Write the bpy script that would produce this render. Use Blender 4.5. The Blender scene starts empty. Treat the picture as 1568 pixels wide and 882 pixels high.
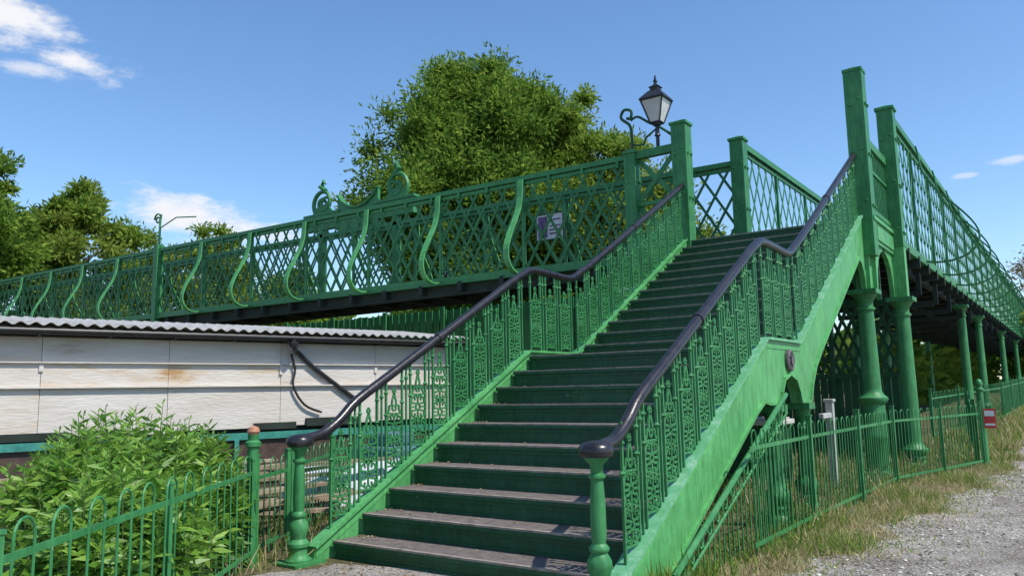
import bpy, math, random, bmesh
import numpy as np
from mathutils import Vector, Matrix
random.seed(7)
rng=np.random.default_rng(7)
scene=bpy.context.scene
PI=math.pi

# ------------------------------------------------------------------ helpers
def gz(y):
    return 0.0 if y<19 else 0.028*(min(y,55)-19)

class MB:
    def __init__(s): s.v=[]; s.f=[]; s.m=[]
    def add(s,vs,fs,mi=0):
        o=len(s.v); s.v.extend([tuple(p) for p in vs])
        for f in fs:
            s.f.append(tuple(i+o for i in f)); s.m.append(mi)
    def box(s,x0,x1,y0,y1,z0,z1,mi=0):
        s.add([(x0,y0,z0),(x1,y0,z0),(x1,y1,z0),(x0,y1,z0),(x0,y0,z1),(x1,y0,z1),(x1,y1,z1),(x0,y1,z1)],
              [(0,3,2,1),(4,5,6,7),(0,1,5,4),(1,2,6,5),(2,3,7,6),(3,0,4,7)],mi)
    def beam(s,p0,p1,w,h,side=None,mi=0):
        p0=Vector(p0);p1=Vector(p1);d=(p1-p0)
        if d.length<1e-6: return
        d.normalize()
        if side is None:
            side=Vector((0,0,1)).cross(d)
            if side.length<1e-3: side=Vector((1,0,0))
        side=Vector(side); side=(side-d*side.dot(d)).normalized()
        u=d.cross(side)
        a=side*(w/2);b=u*(h/2)
        vs=[p0-a-b,p0+a-b,p0+a+b,p0-a+b,p1-a-b,p1+a-b,p1+a+b,p1-a+b]
        s.add(vs,[(0,3,2,1),(4,5,6,7),(0,1,5,4),(1,2,6,5),(2,3,7,6),(3,0,4,7)],mi)
    def tube(s,pts,r,n=8,mi=0,flat=1.0):
        pts=[Vector(p) for p in pts]
        rs=r if isinstance(r,(list,tuple)) else [r]*len(pts)
        prev=None;rings=[]
        for i,p in enumerate(pts):
            if i==0:d=pts[1]-pts[0]
            elif i==len(pts)-1:d=pts[-1]-pts[-2]
            else:d=(pts[i+1]-pts[i]).normalized()+(pts[i]-pts[i-1]).normalized()
            d.normalize()
            if prev is None:
                a=Vector((0,0,1)) if abs(d.z)<.9 else Vector((1,0,0))
                a=(a-d*a.dot(d)).normalized()
            else:
                a=(prev-d*prev.dot(d)).normalized()
            prev=a;b=d.cross(a)
            rings.append([p+a*(math.cos(2*PI*k/n)*rs[i]*flat)+b*(math.sin(2*PI*k/n)*rs[i]) for k in range(n)])
        vs=[q for R in rings for q in R];fs=[]
        for i in range(len(pts)-1):
            for k in range(n):
                k2=(k+1)%n
                fs.append((i*n+k,i*n+k2,(i+1)*n+k2,(i+1)*n+k))
        fs.append(tuple(reversed(range(n))));fs.append(tuple((len(pts)-1)*n+k for k in range(n)))
        s.add(vs,fs,mi)
    def lathe(s,prof,c,n=16,mi=0):
        vs=[];fs=[]
        for r,z in prof:
            for k in range(n):
                a=2*PI*k/n+PI/n
                vs.append((c[0]+r*math.cos(a),c[1]+r*math.sin(a),c[2]+z))
        for i in range(len(prof)-1):
            for k in range(n):
                k2=(k+1)%n
                fs.append((i*n+k,i*n+k2,(i+1)*n+k2,(i+1)*n+k))
        fs.append(tuple(reversed(range(n))));fs.append(tuple((len(prof)-1)*n+k for k in range(n)))
        s.add(vs,fs,mi)
    def prism_x(s,poly,x0,x1,mi=0):
        n=len(poly)
        vs=[(x0,y,z) for y,z in poly]+[(x1,y,z) for y,z in poly]
        fs=[tuple(range(n)),tuple(reversed(range(n,2*n)))]
        for i in range(n):
            j=(i+1)%n; fs.append((i,i+n,j+n,j))
        s.add(vs,fs,mi)
    def prism_y(s,poly,y0,y1,mi=0):
        n=len(poly)
        vs=[(x,y0,z) for x,z in poly]+[(x,y1,z) for x,z in poly]
        fs=[tuple(range(n)),tuple(reversed(range(n,2*n)))]
        for i in range(n):
            j=(i+1)%n; fs.append((i,i+n,j+n,j))
        s.add(vs,fs,mi)

def empty(name,loc=(0,0,0)):
    e=bpy.data.objects.new(name,None); e.location=loc; e.empty_display_size=.3
    scene.collection.objects.link(e); return e
def build(name,mb,mats,parent=None,smooth=False,bevel=0):
    me=bpy.data.meshes.new(name); me.from_pydata(mb.v,[],mb.f); me.update()
    if not isinstance(mats,(list,tuple)): mats=[mats]
    for m in mats: me.materials.append(m)
    me.polygons.foreach_set('material_index',mb.m)
    bm=bmesh.new();bm.from_mesh(me);bmesh.ops.recalc_face_normals(bm,faces=bm.faces);bm.to_mesh(me);bm.free()
    if smooth:
        me.polygons.foreach_set('use_smooth',[True]*len(me.polygons))
        try: me.set_sharp_from_angle(angle=math.radians(40))
        except Exception: pass
    ob=bpy.data.objects.new(name,me); scene.collection.objects.link(ob)
    if parent:
        ob.parent=parent; ob.matrix_parent_inverse=Matrix.Translation(-Vector(parent.location))
    if bevel:
        b=ob.modifiers.new('b','BEVEL');b.width=bevel;b.segments=2;b.limit_method='ANGLE'
    return ob
def quads_obj(name,V,mats,parent=None,midx=None):
    N=V.shape[0]
    me=bpy.data.meshes.new(name)
    me.vertices.add(N*4); me.vertices.foreach_set('co',V.reshape(-1).astype(np.float32))
    me.loops.add(N*4); me.loops.foreach_set('vertex_index',np.arange(N*4,dtype=np.int32))
    me.polygons.add(N); me.polygons.foreach_set('loop_start',np.arange(0,N*4,4,dtype=np.int32))
    try: me.polygons.foreach_set('loop_total',np.full(N,4,dtype=np.int32))
    except Exception: pass
    if not isinstance(mats,(list,tuple)): mats=[mats]
    for m in mats: me.materials.append(m)
    if midx is not None: me.polygons.foreach_set('material_index',midx.astype(np.int32))
    me.update(calc_edges=True); me.validate()
    ob=bpy.data.objects.new(name,me); scene.collection.objects.link(ob)
    if parent:
        ob.parent=parent; ob.matrix_parent_inverse=Matrix.Translation(-Vector(parent.location))
    return ob

# ------------------------------------------------------------------ materials
def nt(name):
    m=bpy.data.materials.new(name); m.use_nodes=True
    n=m.node_tree; b=n.nodes['Principled BSDF']; return m,n,b
def ramp(n,stops):
    r=n.nodes.new('ShaderNodeValToRGB'); e=r.color_ramp.elements
    e[0].position=stops[0][0]; e[0].color=(*stops[0][1],1)
    e[1].position=stops[-1][0]; e[1].color=(*stops[-1][1],1)
    for p,c in stops[1:-1]:
        q=e.new(p); q.color=(*c,1)
    return r
def noisy(name,stops,scale=5,detail=8,rough=.6,bump=.2,bscale=None,bdist=.01,spec=.5,stretch=None,nrough=.6):
    m,n,b=nt(name); L=n.links
    tc=n.nodes.new('ShaderNodeTexCoord')
    src=tc.outputs['Object']
    if stretch:
        mp=n.nodes.new('ShaderNodeMapping'); mp.inputs['Scale'].default_value=stretch
        L.new(src,mp.inputs['Vector']); src=mp.outputs['Vector']
    no=n.nodes.new('ShaderNodeTexNoise'); no.inputs['Scale'].default_value=scale; no.inputs['Detail'].default_value=detail; no.inputs['Roughness'].default_value=nrough
    L.new(src,no.inputs['Vector'])
    r=ramp(n,stops); L.new(no.outputs['Fac'],r.inputs['Fac']); L.new(r.outputs['Color'],b.inputs['Base Color'])
    b.inputs['Roughness'].default_value=rough
    b.inputs['Specular IOR Level'].default_value=spec
    if bump:
        n2=n.nodes.new('ShaderNodeTexNoise'); n2.inputs['Scale'].default_value=bscale or scale*6; n2.inputs['Detail'].default_value=5
        L.new(src,n2.inputs['Vector'])
        bp=n.nodes.new('ShaderNodeBump'); bp.inputs['Strength'].default_value=bump; bp.inputs['Distance'].default_value=bdist
        L.new(n2.outputs['Fac'],bp.inputs['Height']); L.new(bp.outputs['Normal'],b.inputs['Normal'])
    return m
def paint(name,c,rough=.45,chips=.0):
    m,n,b=nt(name);L=n.links
    tc=n.nodes.new('ShaderNodeTexCoord');src=tc.outputs['Object']
    no=n.nodes.new('ShaderNodeTexNoise');no.inputs['Scale'].default_value=2.6;no.inputs['Detail'].default_value=11;no.inputs['Roughness'].default_value=.72
    L.new(src,no.inputs['Vector'])
    d=tuple(x*.68 for x in c);l=(min(1,c[0]*1.25+.02),min(1,c[1]*1.2+.015),min(1,c[2]*1.2+.014))
    r=ramp(n,[(.28,d),(.5,c),(.7,l)]);L.new(no.outputs['Fac'],r.inputs['Fac'])
    mp=n.nodes.new('ShaderNodeMapping');mp.inputs['Scale'].default_value=(9,9,1.2);L.new(src,mp.inputs['Vector'])
    ns=n.nodes.new('ShaderNodeTexNoise');ns.inputs['Scale'].default_value=3;ns.inputs['Detail'].default_value=6;L.new(mp.outputs['Vector'],ns.inputs['Vector'])
    rs=ramp(n,[(.35,(.72,.72,.68)),(.6,(1.04,1.04,1.04))]);L.new(ns.outputs['Fac'],rs.inputs['Fac'])
    mx=n.nodes.new('ShaderNodeMixRGB');mx.blend_type='MULTIPLY';mx.inputs['Fac'].default_value=.8
    L.new(r.outputs['Color'],mx.inputs[1]);L.new(rs.outputs['Color'],mx.inputs[2])
    nc=n.nodes.new('ShaderNodeTexNoise');nc.inputs['Scale'].default_value=26;nc.inputs['Detail'].default_value=7;L.new(src,nc.inputs['Vector'])
    rc=ramp(n,[(.70-chips,(0,0,0)),(.74-chips,(1,1,1))]);L.new(nc.outputs['Fac'],rc.inputs['Fac'])
    m2=n.nodes.new('ShaderNodeMixRGB');L.new(rc.outputs['Color'],m2.inputs['Fac']);L.new(mx.outputs['Color'],m2.inputs[1]);m2.inputs[2].default_value=(.17,.30,.19,1)
    L.new(m2.outputs['Color'],b.inputs['Base Color'])
    rr=n.nodes.new('ShaderNodeMapRange');L.new(no.outputs['Fac'],rr.inputs['Value']);rr.inputs['From Min'].default_value=.3;rr.inputs['From Max'].default_value=.7;rr.inputs['To Min'].default_value=rough-.1;rr.inputs['To Max'].default_value=rough+.18
    L.new(rr.outputs['Result'],b.inputs['Roughness']);b.inputs['Specular IOR Level'].default_value=.4
    bp=n.nodes.new('ShaderNodeBump');bp.inputs['Strength'].default_value=.3;bp.inputs['Distance'].default_value=.004
    L.new(nc.outputs['Fac'],bp.inputs['Height']);L.new(bp.outputs['Normal'],b.inputs['Normal'])
    return m
def leafmat(name,stops,trans=.35,rough=.55,gloss=False):
    m,n,b=nt(name); L=n.links
    g=n.nodes.new('ShaderNodeNewGeometry'); r=ramp(n,stops)
    L.new(g.outputs['Random Per Island'],r.inputs['Fac'])
    if gloss:
        L.new(r.outputs['Color'],b.inputs['Base Color']); b.inputs['Roughness'].default_value=rough
        b.inputs['Specular IOR Level'].default_value=.4
    else:
        n.nodes.remove(b);b=n.nodes.new('ShaderNodeBsdfDiffuse');L.new(r.outputs['Color'],b.inputs['Color'])
    out=n.nodes['Material Output']
    if trans<=0:
        L.new(b.outputs[0],out.inputs['Surface']);return m
    t=n.nodes.new('ShaderNodeBsdfTranslucent'); mx=n.nodes.new('ShaderNodeMixShader')
    hs=n.nodes.new('ShaderNodeHueSaturation'); hs.inputs['Value'].default_value=1.6; hs.inputs['Hue'].default_value=.49
    L.new(r.outputs['Color'],hs.inputs['Color']); L.new(hs.outputs['Color'],t.inputs['Color'])
    mx.inputs['Fac'].default_value=trans
    L.new(b.outputs[0],mx.inputs[1]); L.new(t.outputs['BSDF'],mx.inputs[2])
    L.new(mx.outputs['Shader'],out.inputs['Surface'])
    return m

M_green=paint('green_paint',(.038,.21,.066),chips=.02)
M_lat=paint('lattice_shaded_green',(.032,.17,.052),rough=.5)  # green darkened: shade on the bridge lattice put into the colour
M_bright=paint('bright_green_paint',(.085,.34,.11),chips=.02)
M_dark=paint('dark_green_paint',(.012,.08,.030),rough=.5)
M_riser=paint('riser_shaded_green',(.014,.088,.036),rough=.5)  # step fronts: their shade is painted in as a darker green
M_mint=noisy('faded_mint_paint',[(.3,(.07,.28,.11)),(.52,(.12,.36,.18)),(.72,(.30,.50,.37))],scale=7,rough=.5,nrough=.75)
M_rail=noisy('black_handrail_paint',[(.3,(.009,.008,.010)),(.7,(.028,.025,.028))],scale=8,rough=.30,bump=.35,bscale=50,bdist=.004,spec=.5)
M_black=noisy('black_iron',[(.3,(.01,.011,.012)),(.7,(.03,.031,.03))],scale=8,rough=.4,bump=0)
M_tread=noisy('stair_tread',[(.25,(.065,.053,.047)),(.5,(.13,.108,.098)),(.75,(.23,.20,.18))],scale=11,rough=.9,bump=.7,bscale=120,bdist=.006,nrough=.75)
M_nose=noisy('stair_nosing',[(.3,(.16,.125,.095)),(.7,(.36,.31,.25))],scale=12,rough=.8)
M_nearblack=noisy('near_black_green',[(.3,(.008,.014,.010)),(.7,(.022,.036,.026))],scale=3,rough=.85)  # near-black green for the deck, inner walls and strips

def ground_mat(name,stops,s1,s2,bump,mul=.75):
    m,n,b=nt(name);L=n.links
    tc=n.nodes.new('ShaderNodeTexCoord')
    a=n.nodes.new('ShaderNodeTexNoise');a.inputs['Scale'].default_value=s1;a.inputs['Detail'].default_value=12;a.inputs['Roughness'].default_value=.75
    v=n.nodes.new('ShaderNodeTexVoronoi');v.inputs['Scale'].default_value=s2
    c=n.nodes.new('ShaderNodeTexNoise');c.inputs['Scale'].default_value=s2*.45;c.inputs['Detail'].default_value=8;c.inputs['Roughness'].default_value=.85
    for q in (a,v,c): L.new(tc.outputs['Object'],q.inputs['Vector'])
    r=ramp(n,stops);L.new(a.outputs['Fac'],r.inputs['Fac'])
    mx=n.nodes.new('ShaderNodeMixRGB');mx.blend_type='MULTIPLY';mx.inputs['Fac'].default_value=mul
    r2=ramp(n,[(.35,(.35,.34,.33)),(.5,(.98,.96,.93)),(.66,(1.5,1.47,1.43))]);L.new(c.outputs['Fac'],r2.inputs['Fac'])
    L.new(r.outputs['Color'],mx.inputs[1]);L.new(r2.outputs['Color'],mx.inputs[2])
    L.new(mx.outputs['Color'],b.inputs['Base Color']);b.inputs['Roughness'].default_value=.95;b.inputs['Specular IOR Level'].default_value=.2
    ad=n.nodes.new('ShaderNodeMath');ad.operation='ADD'
    L.new(v.outputs['Distance'],ad.inputs[0]);L.new(c.outputs['Fac'],ad.inputs[1])
    bp=n.nodes.new('ShaderNodeBump');bp.inputs['Strength'].default_value=bump;bp.inputs['Distance'].default_value=.03
    L.new(ad.outputs[0],bp.inputs['Height']);L.new(bp.outputs['Normal'],b.inputs['Normal'])
    return m
M_gravel=ground_mat('gravel',[(.3,(.16,.14,.12)),(.44,(.29,.265,.24)),(.56,(.40,.375,.345)),(.72,(.50,.475,.44))],.9,34,.9,.85)
M_ground=ground_mat('dry_soil_and_grass',[(.3,(.06,.075,.03)),(.5,(.12,.11,.055)),(.7,(.22,.18,.11))],.9,22,.8)

# ------------------------------------------------------------------ camera
psi=math.radians(35.4);p=math.radians(7.55);th=.0192
R0=Vector((math.cos(psi),math.sin(psi),0)); F=Vector((-math.sin(psi)*math.cos(p),math.cos(psi)*math.cos(p),math.sin(p)))
U0=R0.cross(F)
Rt=(R0-U0*th).normalized();Up=(U0+R0*th).normalized()
cd=bpy.data.cameras.new('camera');cam=bpy.data.objects.new('camera',cd);scene.collection.objects.link(cam)
cd.sensor_width=36;cd.lens=36*1207/1568;cd.clip_start=.05;cd.clip_end=3000
cam.matrix_world=Matrix(((Rt.x,Up.x,-F.x,0),(Rt.y,Up.y,-F.y,0),(Rt.z,Up.z,-F.z,1.6),(0,0,0,1)))
scene.camera=cam

# ------------------------------------------------------------------ light & sky
sv=Vector((.8,.04,1.12)).normalized()
sd=bpy.data.lights.new('sun','SUN');sd.energy=5.0;sd.angle=math.radians(.5);sd.color=(1,.95,.86)
so=bpy.data.objects.new('sun',sd);scene.collection.objects.link(so);so.rotation_euler=sv.to_track_quat('Z','Y').to_euler();so.location=(10,-5,30)
w=bpy.data.worlds.new('World');scene.world=w;w.use_nodes=True;n=w.node_tree;L=n.links
bg=n.nodes['Background'];bg.inputs['Strength'].default_value=.15
sky=n.nodes.new('ShaderNodeTexSky');sky.sky_type='NISHITA';sky.sun_disc=False
sky.sun_elevation=math.asin(sv.z);sky.sun_rotation=math.atan2(sv.x,sv.y)
sky.air_density=1.0;sky.dust_density=.4;sky.ozone_density=3.0
hs=n.nodes.new('ShaderNodeHueSaturation');hs.inputs['Saturation'].default_value=1.13;hs.inputs['Value'].default_value=1.34
L.new(sky.outputs['Color'],hs.inputs['Color'])
tc=n.nodes.new('ShaderNodeTexCoord')
def M(op,a,b=None,c=None):
    q=n.nodes.new('ShaderNodeMath');q.operation=op
    for i,x in enumerate((a,b,c)):
        if x is None: continue
        if isinstance(x,(int,float)): q.inputs[i].default_value=x
        else: L.new(x,q.inputs[i])
    return q.outputs[0]
def dot(v):
    q=n.nodes.new('ShaderNodeVectorMath');q.operation='DOT_PRODUCT';L.new(tc.outputs['Generated'],q.inputs[0]);q.inputs[1].default_value=v;return q.outputs['Value']
mp=n.nodes.new('ShaderNodeMapping');mp.inputs['Scale'].default_value=(1,1,2.4);L.new(tc.outputs['Generated'],mp.inputs['Vector'])
nz=n.nodes.new('ShaderNodeTexNoise');nz.inputs['Scale'].default_value=15;nz.inputs['Detail'].default_value=10;nz.inputs['Roughness'].default_value=.66
L.new(mp.outputs['Vector'],nz.inputs['Vector'])
clouds=[(69.2,22.9,.070,.026,.26,1.0),(65.8,21.3,.055,.017,.12,1.0),(67.4,20.4,.04,.010,.0,.7),(72,11.8,.03,.014,0,.8),(57.0,12.0,.10,.026,.14,1.0),(2.0,13.6,.022,.005,.0,.55),(4.7,13.0,.012,.003,.0,.45)]
tot=None
for az,el,wu,wv,tl,den in clouds:
    az=math.radians(az);el=math.radians(el)
    d=Vector((-math.sin(az)*math.cos(el),math.cos(az)*math.cos(el),math.sin(el)))
    r=Vector((math.cos(az),math.sin(az),0));u=r.cross(d)
    r2=(r*math.cos(tl)-u*math.sin(tl));u2=(u*math.cos(tl)+r*math.sin(tl))
    a=M('DIVIDE',dot(r2),wu);b=M('DIVIDE',dot(u2),wv)
    q=M('SQRT',M('ADD',M('MULTIPLY',a,a),M('MULTIPLY',b,b)))
    m=M('SUBTRACT',1.3,q)
    m=M('ADD',m,M('MULTIPLY',M('SUBTRACT',nz.outputs['Fac'],.5),3.4))
    m=M('MULTIPLY',M('GREATER_THAN',dot(d),.5),m)
    mr=n.nodes.new('ShaderNodeMapRange');mr.interpolation_type='SMOOTHSTEP';L.new(m,mr.inputs['Value']);mr.inputs['From Min'].default_value=.05;mr.inputs['From Max'].default_value=1.15;mr.inputs['To Max'].default_value=den
    mr2=n.nodes.new('ShaderNodeMapRange');L.new(q,mr2.inputs['Value']);mr2.inputs['From Min'].default_value=1.7;mr2.inputs['From Max'].default_value=1.0
    o=M('MULTIPLY',mr.outputs['Result'],mr2.outputs['Result'])
    tot=o if tot is None else M('MAXIMUM',tot,o)
mix=n.nodes.new('ShaderNodeMixRGB');L.new(tot,mix.inputs['Fac']);L.new(hs.outputs['Color'],mix.inputs[1]);mix.inputs[2].default_value=(6.1,6.2,6.5,1)
L.new(mix.outputs['Color'],bg.inputs['Color'])
scene.view_settings.view_transform='Standard';scene.view_settings.look='None';scene.view_settings.exposure=0

# ------------------------------------------------------------------ ground & path
ys=[-60,-20,-5,0,5,10,19]+list(range(21,56,2))+[60,90,200,900]
xs=[-900,-200,-60,-20,-6,0,20,60,200,900]
mb=MB()
mb.add([(x,y,gz(y)) for y in ys for x in xs],[(j*len(xs)+i,j*len(xs)+i+1,(j+1)*len(xs)+i+1,(j+1)*len(xs)+i) for j in range(len(ys)-1) for i in range(len(xs)-1)])
build('ground',mb,M_ground)
def edge(yy):
    if yy<5.4: e=-6.0
    elif yy<6.4: e=-6.0+(yy-5.4)*3.75
    else: e=-2.25+(yy-6.4)*.08 if yy<18 else -1.32+(yy-18)*.01
    return e+.15*math.sin(yy*2.3)+.10*math.sin(yy*6.1+1)
mb=MB();vs=[];fs=[]
yy=-6.0;rows=[]
while yy<80:
    rows.append((yy,edge(yy)+random.uniform(-.07,.07))); yy+=.12 if yy<25 else 1.5
for y,e in rows:
    for t in (0,.33,.66,1): vs.append((e+(7-e)*t,y,gz(y)+.005))
for j in range(len(rows)-1):
    for i in range(3): fs.append((j*4+i,j*4+i+1,(j+1)*4+i+1,(j+1)*4+i))
mb.add(vs,fs);build('gravel_path',mb,M_gravel)

def scatter(name,tv,tf,pos,scale,mats,parent=None):
    tv=np.array(tv);V=[];Fc=[];o=0
    for P,s in zip(pos,scale):
        a=random.uniform(0,6.28);ca,sa=math.cos(a),math.sin(a)
        Rm=np.array([[ca,-sa,0],[sa,ca,0],[0,0,1]])
        q=(tv*np.array([random.uniform(.7,1.3),random.uniform(.7,1.3),random.uniform(.4,.8)]))@Rm.T*s+np.array(P)
        V.extend(map(tuple,q));Fc.extend([tuple(i+o for i in f) for f in tf]);o+=len(tv)
    me=bpy.data.meshes.new(name);me.from_pydata(V,[],Fc)
    for m in mats: me.materials.append(m)
    me.update();ob=bpy.data.objects.new(name,me);scene.collection.objects.link(ob);return ob
octv=[(1,0,0),(0,1,0),(-1,0,0),(0,-1,0),(0,0,1),(0,0,-.5),(.7,.6,.5),(-.6,.7,.4)]
octf=[(0,6,4),(6,1,4),(1,7,4),(7,2,4),(2,3,4),(3,0,4),(0,1,6),(1,2,7),(0,5,1),(1,5,2),(2,5,3),(3,5,0)]
M_peb=leafmat('pebble_stone',[(0,(.12,.105,.09)),(.5,(.34,.32,.29)),(1,(.58,.55,.51))],trans=0)
pp=[]
while len(pp)<9500:
    x,y=random.uniform(-2.6,1.2),random.uniform(5.5,17)
    if math.sin(x*2.6+y*.7)+math.sin(y*1.9-x)+random.uniform(-1.2,1.2)>-.3: pp.append((x,y,.008))
scatter('gravel_stones',octv,octf,pp,[.006+.022*random.random()**3 for _ in pp],[M_peb])

# ------------------------------------------------------------------ FOOTBRIDGE
XL,XR=-6.27,-3.0
fb=empty('footbridge',(-4.6,15.1,0))
def nos(y): return .17+(y-5.57)*.544
st=MB()
x0,x1=XL+.07,XR-.07
prev=0
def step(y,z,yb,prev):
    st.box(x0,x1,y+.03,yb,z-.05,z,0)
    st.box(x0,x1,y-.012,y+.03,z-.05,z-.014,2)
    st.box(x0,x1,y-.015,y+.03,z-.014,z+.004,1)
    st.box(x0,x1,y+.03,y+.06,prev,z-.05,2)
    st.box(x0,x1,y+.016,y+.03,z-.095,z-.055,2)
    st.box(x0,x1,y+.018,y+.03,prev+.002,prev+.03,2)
for i in range(10):
    y=5.57+.394*i;z=.17+.2144*i
    step(y,z,y+.394+.03 if i<9 else 10.68,prev);prev=z
ZL=prev
for k in range(12):
    y=10.66+.395*k;z=ZL+.2083*(k+1)
    step(y,z,y+.395+.03 if k<11 else 15.3,prev);prev=z
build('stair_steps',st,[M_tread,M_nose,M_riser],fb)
# litter of dust, grit and dry leaves gathered on the steps
random.seed(12);lp=[]
for i in range(9):
    y=5.57+.394*i;z=.17+.2144*i
    for _ in range(26):
        e=random.random()
        x=x0+.02+.25*random.random()**2 if e<.35 else (x1-.02-.25*random.random()**2 if e<.7 else random.uniform(x0,x1))
        lp.append((x,y+.39-abs(random.gauss(0,.09)),z+.006))
for _ in range(500):
    lp.append((random.uniform(-6.1,-1.9),5.5-abs(random.gauss(0,.35)),.009))
scatter('leaf_litter',octv,octf,lp,[random.uniform(.005,.016) for _ in lp],[leafmat('dry_leaf_bits',[(0,(.10,.06,.03)),(.6,(.25,.17,.09)),(1,(.4,.33,.2))],trans=0)])

top=[(5.36,.0),(5.36,.12),(9.18,2.16),(10.52,2.16),(15.0,4.63),(15.25,4.63)]
bot=[(15.25,3.3),(14.95,3.3)]+[(14.93,3.42),(14.86,3.6),(14.72,3.74),(14.5,3.8)]+[(11.6,2.12)]+[(11.2,1.86),(10.98,1.62),(10.86,1.4),(10.78,1.4)]
bot+=[(10.42,1.4),(10.38,1.52),(10.25,1.68),(10.0,1.75),(9.75,1.68),(9.62,1.52),(9.58,1.4),(9.2,1.4)]
bot+=[(9.12,1.4),(8.95,1.43),(8.7,1.33),(6.15,.0)]
poly=top+bot
for nm,xc,fw in (('stringer_inner',XL-.02,.15),('stringer_outer',XR+.04,.16)):
    s=MB();s.prism_x(poly,xc-.045,xc+.045,0)
    for a,b in zip(top[1:-1],top[2:]):
        s.beam((xc,a[0],a[1]+.012),(xc,b[0],b[1]+.012),fw,.03,(1,0,0),1 if xc>-5 else 0)
        s.beam((xc,a[0],a[1]-.09),(xc,b[0],b[1]-.09),.105,.022,(1,0,0),0)
    for sx in (-.06,.06):
        for a,b in zip(bot[5:],bot[6:]):
            s.beam((xc+sx,a[0],a[1]+.015),(xc+sx,b[0],b[1]+.015),.03,.035,(1,0,0),0)
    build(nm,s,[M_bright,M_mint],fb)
s=MB()
for y,z in ((9.4,1.85),(10.6,1.85)):
    s.box(XL,XR,y-.06,y+.06,z-.12,z+.12)
for y in np.arange(6.6,9.2,.8):
    s.box(XL,XR,y-.04,y+.04,nos(y)-.42,nos(y)-.3)
for y in np.arange(11.2,15,.8):
    zz=2.1+(y-10.5)*.547
    s.box(XL,XR,y-.04,y+.04,zz-.42,zz-.3)
s.box(XL+.05,XR-.05,9.15,10.6,1.97,2.04)
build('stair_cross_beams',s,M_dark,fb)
s=MB()
xr=XR+.09
s.tube([(xr+.02,9.98+.11*math.cos(a),1.93+.11*math.sin(a)) for a in np.linspace(0,2*PI,17)],.03,6)
s.beam((xr-.02,9.98,1.93),(xr+.06,9.98,1.93),.1,.1,(0,1,0))
for a in range(6):
    s.beam((xr+.02,9.98,1.93),(xr+.03,9.98+.09*math.cos(a*PI/3),1.93+.09*math.sin(a*PI/3)),.03,.03,(1,0,0))
build('iron_rosette',s,noisy('rosette_iron',[(.3,(.05,.04,.045)),(.7,(.16,.13,.14))],scale=20),fb,smooth=True)

def column(mb,x,y,z0,z1,r,ped=.0,n=20):
    H=z1-z0
    pr=[(r*1.75,0),(r*1.75,.10),(r*1.5,.13)]
    if ped>0:
        pr+=[(r*1.3,.15),(r*1.3,ped*.45),(r*1.42,ped*.47),(r*1.42,ped*.52),(r*1.3,ped*.54),(r*1.3,ped-.18),(r*1.45,ped-.16),(r*1.7,ped-.1),(r*1.7,ped-.06),(r*1.25,ped)]
    else: pr+=[(r*1.15,.2)]
    b=pr[-1][1]
    pr+=[(r*1.08,b+.05),(r*1.05,b+.1),(r*.86,H-.38),(r*1.05,H-.36),(r*1.05,H-.32),(r*.85,H-.3),(r*.88,H-.2),(r*1.15,H-.15),(r*1.45,H-.08)]
    mb.lathe(pr,(x,y,z0),n)
    q=r*1.6
    mb.box(x-q,x+q,y-q,y+q,z1-.08,z1)
s=MB()
for x in (XR+.04,XL-.02):
    for y in (9.4,10.6): column(s,x,y,0,1.4,.085,.45)
    column(s,x if x<-5 else -2.99,15.12,0,3.3,.15,1.45)
column(s,-2.70,17.0,0,3.3,.15,.45);column(s,-5.85,17.0,0,3.3,.15,.45)
for y in (27.6,32.6,43,53,63):
    for x in (-2.75,-5.8): column(s,x,y,gz(y),4.0,.13,.5)
for x in (-26.0,-27.2,-42):
    for y in (15.15,16.9): column(s,x,y,0,4.2,.16,.5)
build('columns',s,M_green,fb,smooth=True)

s=MB()
def spandrel(s,axis,c,other,z0,z1,dirn,rad):
    pts=[(c,z0),(c,z1)]+[(c+dirn*rad,z1)]
    for i in range(7):
        a=math.radians(i*15)
        pts.append((c+dirn*(rad-rad*math.sin(a))+dirn*.08*(math.sin(a)),z1-.06-(z1-.06-z0)*(1-math.cos(a))))
    if axis=='x': s.prism_y(pts,other-.04,other+.04)
    else: s.prism_x(pts,other-.04,other+.04)
for y0_,dn in ((15.22,1),(16.9,-1)):
    spandrel(s,'y',y0_,-2.82,3.3,4.15,dn,.75)
    spandrel(s,'y',y0_,-6.0,3.3,4.15,dn,.75)
for x0_,dn in ((-3.05,-1),(-6.1,1)):
    spandrel(s,'x',x0_,15.12,3.3,4.15,dn,1.1)
    spandrel(s,'x',x0_,17.0,3.3,4.15,dn,1.1)
s.box(-2.9,-2.74,15.1,17.1,4.15,4.55);s.box(-2.94,-2.70,15.0,17.2,4.552,4.62)
s.box(-6.3,-2.9,15.05,15.2,4.1,4.4);s.box(-6.1,-2.9,16.93,17.07,4.15,4.5)
s.box(-3.09,-2.85,15.0,15.24,3.3,4.6);s.box(-2.8,-2.56,16.88,17.12,3.3,4.6)
s.box(-2.735,-2.715,15.3,16.8,4.22,4.48)
build('portal_beams',s,M_bright,fb)

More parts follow.
